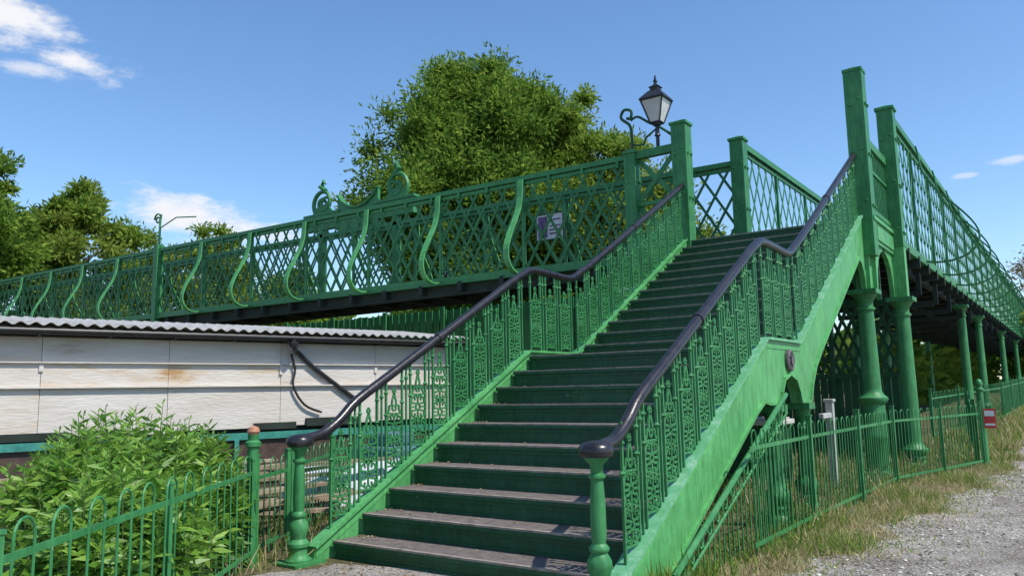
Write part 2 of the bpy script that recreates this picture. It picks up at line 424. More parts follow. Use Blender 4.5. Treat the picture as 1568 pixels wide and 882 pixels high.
def post(s,x,y,z0,z1,w,cap=.03):
    h=w/2
    s.box(x-h,x+h,y-h,y+h,z0,z1-.12)
    s.box(x-h-cap,x+h+cap,y-h-cap,y+h+cap,z1-.12,z1-.06)
    c=cap-.01
    s.add([(x-h-c,y-h-c,z1-.06),(x+h+c,y-h-c,z1-.06),(x+h+c,y+h+c,z1-.06),(x-h-c,y+h+c,z1-.06),(x,y,z1+.02)],[(0,1,4),(1,2,4),(2,3,4),(3,0,4),(3,2,1,0)])
    for sx in (-1,1):
        s.box(x+sx*(h-.03)-.03,x+sx*(h-.03)+.03,y-h-.008,y-h,z0,z1-.13)
    for zz in np.arange(z1-.75,z0+.1,-.95):
        for o in (-.08,.08):
            s.box(x+h,x+h+.035,y+o-.025,y+o+.025,zz-.025,zz+.025)
            s.box(x+o-.02,x+o+.02,y-h-.035,y-h,zz-.02+.1*(o>0),zz+.02+.1*(o>0))
s=MB()
post(s,-6.32,15.12,4.3,7.2,.32);post(s,-2.88,15.12,3.9,7.45,.32,.012)
post(s,-5.76,17.0,4.3,7.22,.30);post(s,-2.70,17.0,4.3,7.22,.30)
post(s,-7.48,15.12,4.2,6.8,.26)
build('square_posts',s,M_green,fb,bevel=.008)

def lattice(mb,p0,p1,z0,z1,sp,dx,w=.055,t=.014,disc=True,z0b=None,z1b=None):
    p0=Vector((p0[0],p0[1],0));p1=Vector((p1[0],p1[1],0));d=p1-p0;Ln=d.length;d.normalize();nrm=Vector((d.y,-d.x,0))
    z0b=z0 if z0b is None else z0b;z1b=z1 if z1b is None else z1b
    def Z(sv_,t_):
        f=sv_/Ln; a=z0+(z0b-z0)*f;b=z1+(z1b-z1)*f; return a+(b-a)*t_
    for sg,off in ((1,.009),(-1,-.009)):
        k0=-math.ceil(dx/sp)-1
        for k in range(k0,int(Ln/sp)+2-k0):
            a=k*sp; b=a+sg*dx
            ta,tb=0.,1.
            for lim,sgn in ((0,1),(Ln,-1)):
                fa=(a-lim)*sgn;fbb=(b-lim)*sgn
                if fa<0 and fbb<0: ta=2;break
                if fa<0: ta=max(ta,fa/(fa-fbb))
                elif fbb<0: tb=min(tb,fa/(fa-fbb))
            if ta>=tb-.01: continue
            sa=a+(b-a)*ta;sb=a+(b-a)*tb
            P=p0+d*sa+nrm*off;Q=p0+d*sb+nrm*off
            mb.beam((P.x,P.y,Z(sa,ta)),(Q.x,Q.y,Z(sb,tb)),w,t,d)
    if disc:
        for row in (1,2,3,4,5):
            t_=row*sp/(2*dx)
            if t_>.97: break
            for k in range(int(Ln/sp)+1):
                sx=(k+(.5 if row%2 else 0))*sp
                if sx>Ln-.05 or sx<.05: continue
                P=p0+d*sx
                mb.beam(Vector((P.x,P.y,Z(sx,t_)))-nrm*.025,Vector((P.x,P.y,Z(sx,t_)))+nrm*.025,.06,.06,d)
s=MB()
zt=lambda x:6.62+(-7.45-x)*.010
zb=lambda x:4.32+(-7.45-x)*.006
lattice(s,(-7.6,15.12),(-62,15.12),4.46,6.56,.45,1.3,w=.07,z0b=4.46+54*.006,z1b=6.56+54*.01)
build('bridge_lattice_near',s,M_lat,fb)
s=MB()
lattice(s,(-5.9,16.98),(-62,16.98),4.46,6.56,.45,1.3,w=.06,disc=False,z0b=4.46+56*.006,z1b=6.56+56*.01)
build('bridge_lattice_far',s,M_lat,fb)
s=MB()
for y in (15.12,16.98):
    xa=-7.5 if y<16 else -5.9
    s.beam((xa,y,zt(xa)+.0),(-62,y,zt(-62)),.16,.11,(0,1,0))
    s.beam((xa,y,zt(xa)-.12),(-62,y,zt(-62)-.12),.06,.08,(0,1,0))
    s.beam((xa,y,zb(xa)+.08),(-62,y,zb(-62)+.08),.10,.16,(0,1,0))
    s.beam((xa,y,zb(xa)-.02),(-62,y,zb(-62)-.02),.22,.03,(0,1,0))
brX=[-10.37-2.585*i for i in range(6)]+[-28.6-2.585*i for i in range(12)]
for x in brX+[-26.0]:
    for y in (15.12,16.98):
        s.beam((x,y,zb(x)),(x,y,zt(x)),.07,.07,(1,0,0))
s.box(-26.12,-25.88,14.98,15.24,3.9,7.0)
for x in np.arange(-7.8,-40,-.9):
    s.box(x-.03,x+.03,15.03,15.06,zt(x)-.2,zt(x)-.05)
build('bridge_rails',s,M_green,fb)
S=[(.04,2.28),(.06,2.1),(.08,1.85),(.16,1.55),(.30,1.28),(.46,1.02),(.60,.76),(.68,.52),(.66,.30),(.54,.12),(.36,.03),(.18,.02),(.05,.05)]
def smoothp(P,k=3):
    out=[]
    P=[Vector((*q,0)) if len(q)==2 else Vector(q) for q in P]
    for i in range(len(P)-1):
        a=P[max(0,i-1)];b=P[i];c=P[i+1];d=P[min(len(P)-1,i+2)]
        for j in range(k):
            t=j/k
            out.append(.5*((2*b)+(c-a)*t+(2*a-5*b+4*c-d)*t*t+(3*b-a-3*c+d)*t**3))
    out.append(P[-1]);return out
Ss=smoothp(S,2)
s=MB()
for x in brX:
    b=zb(x)
    pts=[(x,15.06-q.x,b-.02+q.y*((zt(x)-b-.02)/2.28)) for q in Ss]
    for a,c in zip(pts[:-1],pts[1:]): s.beam(a,c,.15,.035,(1,0,0))
    pts=[(x,17.04+q.x,b-.02+q.y*((zt(x)-b-.02)/2.28)) for q in Ss]
    for a,c in zip(pts[:-1],pts[1:]): s.beam(a,c,.13,.035,(1,0,0))
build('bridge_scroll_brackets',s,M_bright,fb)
s=MB()
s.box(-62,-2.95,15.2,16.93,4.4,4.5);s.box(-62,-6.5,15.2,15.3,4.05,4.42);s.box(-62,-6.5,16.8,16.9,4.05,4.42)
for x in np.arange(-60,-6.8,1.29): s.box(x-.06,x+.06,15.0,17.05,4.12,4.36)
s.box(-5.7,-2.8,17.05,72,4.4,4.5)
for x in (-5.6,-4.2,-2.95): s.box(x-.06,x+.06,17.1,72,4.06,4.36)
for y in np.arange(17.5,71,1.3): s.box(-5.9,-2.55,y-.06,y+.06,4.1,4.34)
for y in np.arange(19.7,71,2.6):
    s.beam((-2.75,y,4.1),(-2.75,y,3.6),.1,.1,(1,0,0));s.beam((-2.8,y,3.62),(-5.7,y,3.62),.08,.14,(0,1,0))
build('bridge_deck',s,M_nearblack,fb)
s=MB()
s.box(-7.35,-6.48,15.05,15.19,6.55,6.72);s.box(-7.35,-6.48,15.07,15.17,4.3,4.5);s.box(-7.35,-6.48,15.08,15.16,5.5,5.58)
for za,zb_ in ((4.5,5.5),(5.58,6.55)):
    s.beam((-7.35,15.12,za),(-6.48,15.12,zb_),.11,.02,(1,0,0));s.beam((-6.48,15.14,za),(-7.35,15.14,zb_),.11,.02,(1,0,0))
s.box(-2.87,-2.74,15.29,16.84,5.95,6.1)
s.box(-2.87,-2.74,15.29,16.84,4.7,4.78)
s.box(-2.84,-2.76,15.29,16.84,5.5,5.55)
for y in np.arange(15.4,16.85,.14): s.beam((-2.8,y,4.7),(-2.8,y,6.0),.03,.03,(1,0,0))
build('gallery_panels',s,M_green,fb)

s=MB()
for x in (-2.7,-5.76):
    lattice(s,(x,17.15),(x,72),4.5,6.98,.5,1.35,w=.06,disc=(x>-4))
    s.beam((x,17.15,7.05),(x,72,7.05),.16,.14,(1,0,0));s.beam((x,17.15,6.9),(x,72,6.9),.05,.08,(1,0,0))
    s.beam((x,17.15,4.42),(x,72,4.42),.12,.22,(1,0,0));s.beam((x,17.15,4.3),(x,72,4.3),.26,.03,(1,0,0))
    for y in np.arange(19.7,72,2.6): s.beam((x,y,4.4),(x,y,7.0),.07,.07,(1,0,0))
build('walkway_lattice',s,M_green,fb)
s=MB()
for y in np.arange(19.7,72,2.6):
    pts=[(-2.63+q.x*1.7,y,4.28+q.y*1.2) for q in Ss]
    for a,c in zip(pts[:-1],pts[1:]): s.beam(a,c,.10,.035,(0,1,0))
build('walkway_scroll_brackets',s,M_green,fb)

# -------- balustrades
def panel(mb,x,y,z):
    def seg(pts,w=.019):
        for a,b in zip(pts[:-1],pts[1:]): mb.beam((x,y+a[0],z+a[1]),(x,y+b[0],z+b[1]),.016,w,(1,0,0))
    def ring(cy,cz,r,n=8,a0=0,a1=360,w=.019):
        seg([(cy+r*math.cos(math.radians(a0+(a1-a0)*i/n)),cz+r*math.sin(math.radians(a0+(a1-a0)*i/n))) for i in range(n+1)],w)
    H=.115
    for b in (.05,.33):
        c=b+.14
        ring(0,c,.036)
        for sy in (-1,1):
            for sz in (-1,1):
                seg([(sy*.028,c+sz*.03),(sy*.055,c+sz*.045),(sy*.09,c+sz*.04),(sy*.11,c+sz*.065),(sy*.10,c+sz*.10),(sy*.07,c+sz*.115),(sy*.045,c+sz*.095),(sy*.055,c+sz*.075)])
                seg([(sy*.07,c+sz*.115),(sy*.03,c+sz*.135),(0,c+sz*.10)])
            seg([(sy*.036,c),(sy*H,c)])
        seg([(0,c+.036),(0,c+.10)]);seg([(0,c-.036),(0,c-.10)])
    for q in (.04,.33,.615): seg([(-H,q),(H,q)])
    seg([(-.11,.62),(-.075,.66),(-.08,.70),(-.035,.705),(-.03,.76),(0,.84),(.03,.76),(.035,.705),(.08,.70),(.075,.66),(.11,.62)],.022)
    ring(0,.675,.032,6)
    for sy in (-1,1): seg([(sy*.0,.84),(sy*.025,.86),(0,.90)])
def railh(y):
    if y<5.9: return 1.2+(y-5.25)*.45
    if y<9.2: return nos(y)+1.17
    if y<10.5: return 3.32
    return 3.32+(y-10.5)*.545
def base(y):
    if y<9.18: return .13+(y-5.36)*.534
    if y<10.52: return 2.18
    return 2.18+(y-10.52)*.551
for nm,xc in (('balustrade_inner',XL-.02),('balustrade_outer',XR+.04)):
    s=MB()
    ylist=[5.73+.394*i for i in range(9)]+[9.42,9.82,10.22]+[10.72+.394*i for i in range(11)]
    for y in ylist:
        panel(s,xc,y,base(y)+.03)
        for o in (-.128,.128):
            s.beam((xc,y+o,base(y+o)),(xc,y+o,railh(y+o)),.022,.022,(1,0,0))
            s.lathe([(.014,0),(.03,.02),(.014,.04)],(xc,y+o,base(y+o)+.68),6)
            s.lathe([(.012,0),(.028,.025),(.012,.05)],(xc,y+o,railh(y+o)-.19),6)
        o=.197
        if y<15: s.beam((xc,y+o,base(y+o)),(xc,y+o,railh(y+o)),.018,.018,(1,0,0))
        s.lathe([(.012,0),(.026,.03),(.012,.06)],(xc,y+o,railh(y+o)-.2),6)
    build(nm,s,M_green,fb)
    s=MB()
    path=[(5.18,1.17),(5.3,1.19),(5.5,1.23),(5.72,1.36),(5.95,railh(5.95)),(6.5,railh(6.5)),(7.5,railh(7.5)),(8.5,railh(8.5)),(8.95,railh(8.95)-.0),(9.15,3.27),(9.35,3.34),(9.9,3.34),(10.25,3.33),(10.5,3.36),(10.75,3.48),(11.2,railh(11.2)),(12.5,railh(12.5)),(14,railh(14)),(15.0,railh(15.0))]
    sp_=smoothp([(xc,a,b) for a,b in path],3)
    s.tube(sp_,.052,12)
    s.lathe([(.07,-.06),(.12,-.05),(.135,-.02),(.13,.02),(.10,.05),(.05,.065),(.0,.07)],(xc,5.2,1.17),16)
    for y in (7.3,12.7):
        z=railh(y);s.tube([(xc,y-.03,z-.016),(xc,y+.03,z+.016)],.062,12)
    build(nm.replace('balustrade','handrail'),s,M_rail,fb,smooth=True)
    s=MB()
    s.lathe([(.13,0),(.13,.05),(.10,.07),(.085,.11),(.085,.15),(.105,.17),(.105,.2),(.07,.24),(.078,.28),(.095,.33),(.09,.38),(.06,.43),(.075,.45),(.075,.47),(.05,.5),(.058,.56),(.056,.8),(.046,.95),(.065,.97),(.065,.99),(.045,1.0),(.05,1.06),(.09,1.1),(.095,1.12)],(xc,5.2,0),20)
    build(nm.replace('balustrade','newel_post'),s,M_green,fb,smooth=True)
    s=MB();s.box(xc-.17,xc+.17,5.03,5.4,-.05,.03);build('newel_plinth',s,M_green,fb)

# crest scrolls on far side
s=MB()
Yc=17.0
def spiral(cx,cz,r0,r1,turns,dirn,a0=0):
    return [(cx+dirn*(r0+(r1-r0)*i/40)*math.cos(a0+turns*2*PI*i/40),Yc,cz+(r0+(r1-r0)*i/40)*math.sin(a0+turns*2*PI*i/40)) for i in range(41)]
for cx,dn in ((-16.3,1),(-19.6,-1)):
    s.tube(spiral(cx,7.86,.50,.08,1.6,dn,-1.2),.07,6)
    s.tube(spiral(cx-dn*.12,7.78,.28,.06,1.2,-dn,.5),.05,6)
    s.tube([(cx-dn*.1,Yc,8.25),(cx+dn*.12,Yc,8.42),(cx,Yc,8.6),(cx-dn*.1,Yc,8.48)],[.09,.11,.07,.03],6)
    s.box(cx-.75,cx+.75,Yc-.09,Yc+.09,6.95,7.42);s.box(cx-.82,cx+.82,Yc-.13,Yc+.13,7.42,7.5)
    s.box(cx-.1,cx+.1,Yc-.1,Yc+.1,4.5,6.95)
    s.prism_y([(cx-.5,7.5),(cx+.5,7.5),(cx+.2,7.8),(cx-.2,7.8)],Yc-.035,Yc+.035)
pts=[(-17.05,7.95),(-17.25,7.7),(-17.6,7.5),(-17.95,7.44),(-18.3,7.5),(-18.65,7.7),(-18.85,7.95),(-18.85,6.75),(-17.05,6.75)]
s.prism_y(pts,Yc-.05,Yc+.05)
for a,b in zip(pts[:6],pts[1:7]): s.beam((a[0],Yc,a[1]+.03),(b[0],Yc,b[1]+.03),.22,.06,(0,1,0))
build('crest_scrolls',s,M_green,fb,smooth=False)
s=MB()
s.tube([(-26,15.12,6.9),(-26,15.12,7.9),(-25.95,15.12,8.1)],.04,6)
Yc=15.12
s.tube(spiral(-26.15,7.95,.22,.05,1.4,-1,0),.03,6)
s.tube([(-26,15.12,7.6),(-25,15.12,7.85),(-23.8,15.12,7.7)],.022,6)
build('scroll_finial',s,M_green,fb)

# lamp
lamp=empty('street_lamp',(-6.85,15.12,6.7))
s=MB()
s.tube(smoothp([(-7.46,15.12,6.78),(-7.46,15.12,7.1),(-7.5,15.12,7.35),(-7.7,15.12,7.55),(-7.62,15.12,7.72),(-7.45,15.12,7.66),(-7.47,15.12,7.5),(-7.56,15.12,7.52)],4),.033,8)
s.tube(smoothp([(-7.47,15.12,7.45),(-7.3,15.12,7.5),(-7.05,15.12,7.32),(-6.85,15.12,7.2),(-6.6,15.12,7.0),(-6.46,15.12,6.85)],4),.028,8)
s.tube(smoothp([(-6.85,15.12,7.15),(-7.1,15.12,7.0),(-7.2,15.12,6.85),(-7.46,15.12,6.9)],4),.022,8)
build('scroll_arm',s,M_dark,lamp,smooth=True)
s=MB()
s.lathe([(.04,0),(.04,.28),(.07,.3),(.05,.34),(.04,.5),(.09,.53),(.09,.56)],(-6.85,15.12,6.68),10)
lx,ly=-6.85,15.12
b0,t0=.13,.3
zb0,zt0=7.26,7.76
for i in range(4):
    a=PI/4+i*PI/2;a2=a+PI/2
    A=(lx+b0*math.cos(a)*1.2,ly+b0*math.sin(a)*1.2,zb0);B=(lx+t0*math.cos(a)*1.2,ly+t0*math.sin(a)*1.2,zt0)
    A2=(lx+b0*math.cos(a2)*1.2,ly+b0*math.sin(a2)*1.2,zb0);B2=(lx+t0*math.cos(a2)*1.2,ly+t0*math.sin(a2)*1.2,zt0)
    s.tube([A,B],.018,6);s.tube([A,A2],.02,6);s.tube([B,B2],.026,6)
s.lathe([(.40,0),(.37,.03),(.17,.2),(.13,.21),(.13,.27),(.17,.28),(.06,.34),(.03,.38),(.055,.42),(.03,.46),(.012,.56)],(lx,ly,7.77),4)
build('lantern_frame',s,M_black,lamp)
s=MB();s.lathe([(b0*1.15,0),(t0*1.15,.49)],(lx,ly,7.265),4)
build('lantern_glass',s,noisy('lantern_glass',[(.3,(.42,.42,.41)),(.7,(.6,.6,.58))],scale=3,rough=.15,bump=0),lamp)

nb=empty('notice_board',(-10.7,16.9,5.8))
s=MB();s.box(-11.15,-10.35,16.86,16.9,5.5,6.15);build('board',s,noisy('white_enamel',[(.3,(.62,.60,.60)),(.7,(.78,.76,.77))],scale=5,rough=.35,bump=0),nb)
s=MB();s.box(-11.1,-10.82,16.85,16.858,5.55,6.1)
for zz in (5.62,5.72,5.82,5.98): s.box(-10.76,-10.42,16.85,16.858,zz,zz+.035)
build('print',s,noisy('print_ink',[(.4,(.05,.04,.10)),(.6,(.25,.12,.28))],scale=9,bump=0),nb)
s=MB();
for q in ((-11.19,-11.15,5.46,6.19),(-10.35,-10.31,5.46,6.19)): s.box(q[0],q[1],16.84,16.92,q[2],q[3])
s.box(-11.15,-10.35,16.84,16.92,6.15,6.19);s.box(-11.15,-10.35,16.84,16.92,5.46,5.5)
build('frame',s,M_dark,nb)

bw=empty('boarded_fence',(-16,19.5,0));s=MB()
for x in np.arange(-27,-6.8,.3):
    s.box(x,x+.27,19.5,19.53,0,4.3+.02*math.sin(x*7));s.box(x-.03,x+.03,19.46,19.5,0,4.32)
for x in np.arange(-27,-6.8,2.6): s.box(x-.08,x+.08,19.4,19.46,0,4.4)
build('boards',s,M_green,bw)
sc=empty('under_stair_screen',(-5,18.2,0));s=MB()
for x in np.arange(-9.6,-2.9,.16): s.box(x,x+.14,18.2,18.23,0,1.75)
s.box(-9.6,-2.85,18.16,18.26,1.75,1.87);s.box(-9.6,-2.85,18.16,18.26,3.3,3.45);s.box(-9.6,-2.85,18.16,18.26,.2,.32)
for x in np.arange(-9.6,-2.8,.75): s.box(x-.05,x+.05,18.15,18.27,0,3.3)
lattice(s,(-9.6,18.21),(-2.9,18.21),1.87,3.3,.2,.62,w=.07,disc=True)
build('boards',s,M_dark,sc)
s=MB();s.box(-7.6,-7.5,12,24,0,1.1);build('dark_wall',s,M_nearblack,sc)

# ------------------------------------------------------------------ fences
def fence(name,path,H=1.08,sp=.105,mat=M_green,posth=1.2,postr=.035,skipfirst=False,pr=.008):
    e=empty(name,(path[0][0],path[0][1],0));s=MB()
    for si,(a,b) in enumerate(zip(path[:-1],path[1:])):
        A=Vector((a[0],a[1],0));B=Vector((b[0],b[1],0));d=B-A;Ln=d.length;d.normalize()
        def Z(t): return gz((A+d*t).y)
        for hh in (.14,H-.17):
            ns=max(1,int(Ln/3))
            for q in range(ns):
                t0_=Ln*q/ns;t1_=Ln*(q+1)/ns
                P=A+d*t0_;Q=A+d*t1_
                s.beam((P.x,P.y,Z(t0_)+hh),(Q.x,Q.y,Z(t1_)+hh),.012,.038,(d.y,-d.x,0))
        k=int(Ln/sp);k-=k%2
        for i in range(0,k,2):
            t1=(i+.5)*Ln/k;t2=(i+1.5)*Ln/k
            P=A+d*t1;Q=A+d*t2;z=Z((t1+t2)/2);r=(t2-t1)/2;C=(P+Q)/2
            jx,jy=random.uniform(-.01,.01),random.uniform(-.01,.01)
            pts=[(P.x,P.y,z+.05)]+[(C.x-d.x*r*math.cos(u)+jx,C.y-d.y*r*math.cos(u)+jy,z+H-r+r*math.sin(u)) for u in np.linspace(0,PI,9)]+[(Q.x,Q.y,z+.05)]
            s.tube(pts,pr,6)
        npst=max(1,round(Ln/2.4))
        for q in range((1 if skipfirst else 0) if si==0 else 1,npst+1):
            P=A+d*(Ln*q/npst);z=Z(Ln*q/npst)
            s.box(P.x-postr,P.x+postr,P.y-postr,P.y+postr,z-.1,z+posth)
            s.box(P.x-postr-.006,P.x+postr+.006,P.y-postr-.006,P.y+postr+.006,z+posth,z+posth+.02)
    build('railings',s,mat,e);return e
fence('bow_top_fence',[(-3.2,.5),(-4.1,1.67),(-6.55,4.85)],H=1.05,sp=.17,posth=1.0,postr=.014)
s=MB();ge=empty('gate_post',(-6.6,4.9,0))
s.lathe([(.055,0),(.055,1.12),(.075,1.13),(.075,1.17),(.05,1.19),(.055,1.24)],(-6.62,4.9,0),14)
build('post',s,M_green,ge,smooth=True)
s=MB();s.lathe([(.045,0),(.062,.03),(.05,.07),(.0,.09)],(-6.62,4.9,1.24),12);build('finial',s,noisy('terracotta',[(.3,(.3,.12,.06)),(.7,(.5,.25,.15))]),ge,smooth=True)
fence('garden_gate',[(-6.7,5.0),(-7.15,5.75)],H=.98,sp=.12,posth=1.02,postr=.025)
fence('side_fence',[(-7.2,5.85),(-9.4,9.0)],H=1.0,sp=.13,posth=1.05,postr=.025)
fence('metal_railings',[(-2.6,7.5),(-2.6,9.55),(-2.5,14.0),(-1.62,17.75)],H=1.2,sp=.125,posth=1.26,postr=.03,skipfirst=True)
fence('metal_railings',[(-1.75,18.1),(-2.1,21.0),(-2.4,23.5)],H=1.2,sp=.115,posth=1.28)
fence('metal_railings',[(-3.3,24.0),(-2.2,32.0),(-1.2,52)],H=1.25,sp=.13,posth=1.35)
s=MB();re_=empty('raked_railing',(-2.62,7,0))
s.tube([(-2.72,5.95,.14),(-2.72,9.15,1.52)],.028,8)
s.tube([(-2.72,6.1,.05),(-2.72,9.15,1.32)],.014,6)
for y in np.arange(6.2,9.15,.12): s.tube([(-2.72,y,.0),(-2.72,y,.14+(y-5.95)*.431)],.008,5)
for y in np.arange(6.1,9.0,.2):
    z=.05+(y-6.1)*.416+.1
    s.tube([(-2.72,y+.05*math.cos(a),z+.05*math.sin(a)) for a in np.linspace(0,2*PI,8)],.009,5)
build('railings',s,M_green,re_)
s=MB();ce=empty('warning_sign',(-1.62,17.9,0))
s.lathe([(.07,0),(.06,.1),(.06,1.45),(.085,1.47),(.085,1.5),(.05,1.53),(.075,1.6),(.05,1.67),(0,1.7)],(-1.6,17.95,0),12)
build('post',s,M_green,ce,smooth=True)
s=MB();s.box(-1.56,-1.36,17.8,17.815,.75,1.12);build('plate',s,noisy('red_plate',[(.3,(.5,.025,.03)),(.7,(.62,.05,.05))],scale=6,bump=0,rough=.4),ce)
s=MB();s.box(-1.54,-1.38,17.792,17.798,.98,1.08);s.box(-1.54,-1.38,17.792,17.798,.80,.84);build('lettering',s,noisy('white_print',[(.3,(.7,.7,.7)),(.7,(.8,.8,.8))],bump=0),ce)

sb=empty('storage_box',(-4.6,13.2,0));s=MB();s.box(-5.3,-4.0,12.8,13.6,0,1.0);build('body',s,M_dark,sb,bevel=.02)
s=MB();s.box(-5.36,-3.94,12.74,13.66,1.0,1.08);s.box(-5.3,-4.0,12.8,13.6,1.08,1.11);build('lid',s,noisy('pale_lid',[(.3,(.4,.4,.36)),(.7,(.6,.6,.55))]),sb,bevel=.02)
cp=empty('concrete_post',(-3.3,13.6,0));s=MB();s.box(-3.4,-3.28,13.5,13.62,0,1.35);s.box(-3.42,-3.26,13.48,13.64,1.35,1.4);s.box(-3.38,-3.3,13.0,13.5,1.1,1.18);build('post',s,noisy('concrete',[(.3,(.3,.3,.28)),(.7,(.5,.5,.46))]),cp,bevel=.01)

# ------------------------------------------------------------------ platform building
pb=empty('platform_building',(-13.3,5.2,0))
O=Vector((-13.3,5.2,0));D=Vector((.26,.966,0)).normalized();Nn=Vector((D.y,-D.x,0))
def W(s_,o,z): 
    q=O+D*s_+Nn*o; return (q.x,q.y,z)
def wbox(mb,s0,s1,o0,o1,z0,z1,mi=0):
    vs=[W(s0,o0,z0),W(s1,o0,z0),W(s1,o1,z0),W(s0,o1,z0),W(s0,o0,z1),W(s1,o0,z1),W(s1,o1,z1),W(s0,o1,z1)]
    mb.add(vs,[(0,3,2,1),(4,5,6,7),(0,1,5,4),(1,2,6,5),(2,3,7,6),(3,0,4,7)],mi)
cream=[noisy('weathered_cream_board_%d'%i,st_,scale=.9+.25*i,detail=13,rough=.8,bump=.5,bscale=9,bdist=.02,stretch=(1,.6,3.0),nrough=.68) for i,st_ in enumerate([
  [(.30,(.26,.20,.14)),(.40,(.47,.40,.33)),(.54,(.54,.49,.43)),(.7,(.60,.56,.51))],
  [(.28,(.38,.32,.26)),(.38,(.53,.48,.42)),(.55,(.58,.54,.49)),(.7,(.62,.59,.55))],
  [(.32,(.40,.24,.11)),(.39,(.52,.42,.31)),(.50,(.57,.52,.46)),(.7,(.61,.57,.52))]])]
s=MB()
joints=[-12,-9.5,-7.2,-5,-3.2,-1.4,.6,2.5,4.5,6.5,8.3]
random.seed(3)
for i,(a,b) in enumerate(zip(joints[:-1],joints[1:])):
    for (q0,q1) in ((1.08,1.795),(1.81,2.2),(2.205,2.62)):
        lo=q0+(random.uniform(-.06,.02) if q0<1.1 else 0)
        wbox(s,a+.004,b-.004,-.05,random.uniform(0,.02),lo,q1,random.choice((0,1,1,2)))
wbox(s,-12,8.3,.0,.075,2.195,2.215,1)
wbox(s,-12,8.3,.0,.085,1.8,1.825,1)
for j in joints[1:-1]: 
    if random.random()<.6: wbox(s,j-.03,j+.03,.0,.045,1.83+random.uniform(0,.3),2.19,1)
build('wall_boards',s,cream,pb)
s=MB();wbox(s,-12,8.25,-3.2,-.06,0,2.62);build('inner_walls',s,M_nearblack,pb)
s=MB()
for a,w_,z0_,z1_,o in ((.1,.9,1.0,1.12,.05),(4.0,.8,1.02,1.14,.05),(5.0,1.1,1.05,1.2,.06),(-.9,.25,2.42,2.47,.05)):
    wbox(s,a,a+w_,.02,.02+o,z0_,z1_)
build('torn_strips',s,M_nearblack,pb)
def sheet(s_a,s_b,o0,z0,o1,z1,per,amp):
    vs=[];fs=[];n_=int((s_b-s_a)/per*6)
    for i in range(n_+1):
        t=s_a+(s_b-s_a)*i/n_;h=amp*math.sin(2*PI*(t-s_a)/per)
        vs+=[W(t,o0,z0+h),W(t,o1,z1+h),W(t,o0,z0+h-.02),W(t,o1,z1+h-.02)]
    for i in range(n_):
        a=i*4;b=a+4
        fs+=[(a,b,b+1,a+1),(a+2,a+3,b+3,b+2),(a,a+2,b+2,b),(a+1,b+1,b+3,a+3)]
    return vs,fs
s=MB();v_,f_=sheet(-12,8.6,.36,2.80,-2.2,3.10,.2,.026);s.add(v_,f_)
v_,f_=sheet(-12,8.6,-4.6,2.80,-2.2,3.10,.2,.026);s.add(v_,f_)
build('corrugated_roof',s,noisy('asbestos_sheet',[(.3,(.26,.25,.235)),(.5,(.40,.39,.37)),(.7,(.52,.51,.48))],scale=3,rough=.9,nrough=.75),pb)
s=MB()
wbox(s,-12,8.5,.18,.22,2.62,2.75)
s.tube([W(-12,.29,2.68),W(8.55,.29,2.68)],.055,10)
wbox(s,-12,8.5,-.04,.02,2.6,2.68)
for t in np.arange(-11.5,8.5,1.0): wbox(s,t,t+.03,-.02,.3,2.6,2.64)
s.tube(smoothp([W(4.62,.29,2.66),W(4.64,.28,2.5),W(4.8,.1,2.42),W(5.2,.07,2.1),W(6.1,.07,1.48)],4),.045,8)
s.tube(smoothp([W(4.66,.1,2.4),W(4.75,.08,2.1),W(4.72,.08,1.8),W(4.95,.08,1.45),W(5.3,.08,1.3)],4),.022,6)
s.lathe([(.06,0),(.09,.08),(.09,.12)],W(4.62,.29,2.5),8)
build('gutter_and_pipe',s,M_black,pb,smooth=True)
s=MB();wbox(s,-12,8.3,.10,.16,.86,.98,0);wbox(s,-12,8.3,.02,.10,.0,.86,1)
for t in np.arange(-12,8.3,1.2): wbox(s,t,t+.08,.165,.2,0,.86,0)
build('lower_fascia',s,[noisy('teal_paint',[(.3,(.02,.16,.13)),(.7,(.06,.30,.24))],scale=6,rough=.5),noisy('dark_brick',[(.3,(.03,.02,.016)),(.7,(.10,.06,.045))],scale=8)],pb)
tm=empty('timber_stack',(-10.5,5.5,0));s=MB();random.seed(5)
for i in range(44):
    cx=-9.6+random.uniform(-1.4,1.8);cy=6.2+random.uniform(-1.9,2.0);z=.08+random.uniform(0,.6);a=random.uniform(-.5,.5)+1.2
    d_=Vector((math.cos(a),math.sin(a),random.uniform(-.06,.06)))*random.uniform(.6,1.4)
    c_=Vector((cx,cy,z));s.beam(c_-d_,c_+d_,random.uniform(.1,.2),.04)
build('planks',s,noisy('weathered_timber',[(.3,(.10,.07,.05)),(.5,(.25,.19,.13)),(.7,(.42,.34,.25))],scale=6,rough=.9),tm)
bd=empty('white_sheet_board',(-8.3,8,0));s=MB()
s.add([(-9.0,7.2,.05),(-7.9,8.7,.05),(-8.7,9.2,.62),(-9.8,7.7,.54),(-9.02,7.24,.01),(-7.92,8.74,.01),(-8.72,9.24,.58),(-9.82,7.74,.5)],[(0,1,2,3),(7,6,5,4),(0,4,5,1),(1,5,6,2),(2,6,7,3),(3,7,4,0)])
build('panel',s,noisy('white_board',[(.3,(.38,.41,.46)),(.7,(.6,.63,.68))],scale=3),bd)
bd=empty('blue_tarpaulin',(-9.8,9.5,0));s=MB();s.box(-10.6,-9.4,9.8,11.8,.3,.72);s.box(-10.3,-9.7,10.0,10.6,.72,.95);build('cover',s,noisy('tarp',[(.3,(.04,.10,.14)),(.7,(.10,.2,.26))],scale=4),bd,bevel=.06)

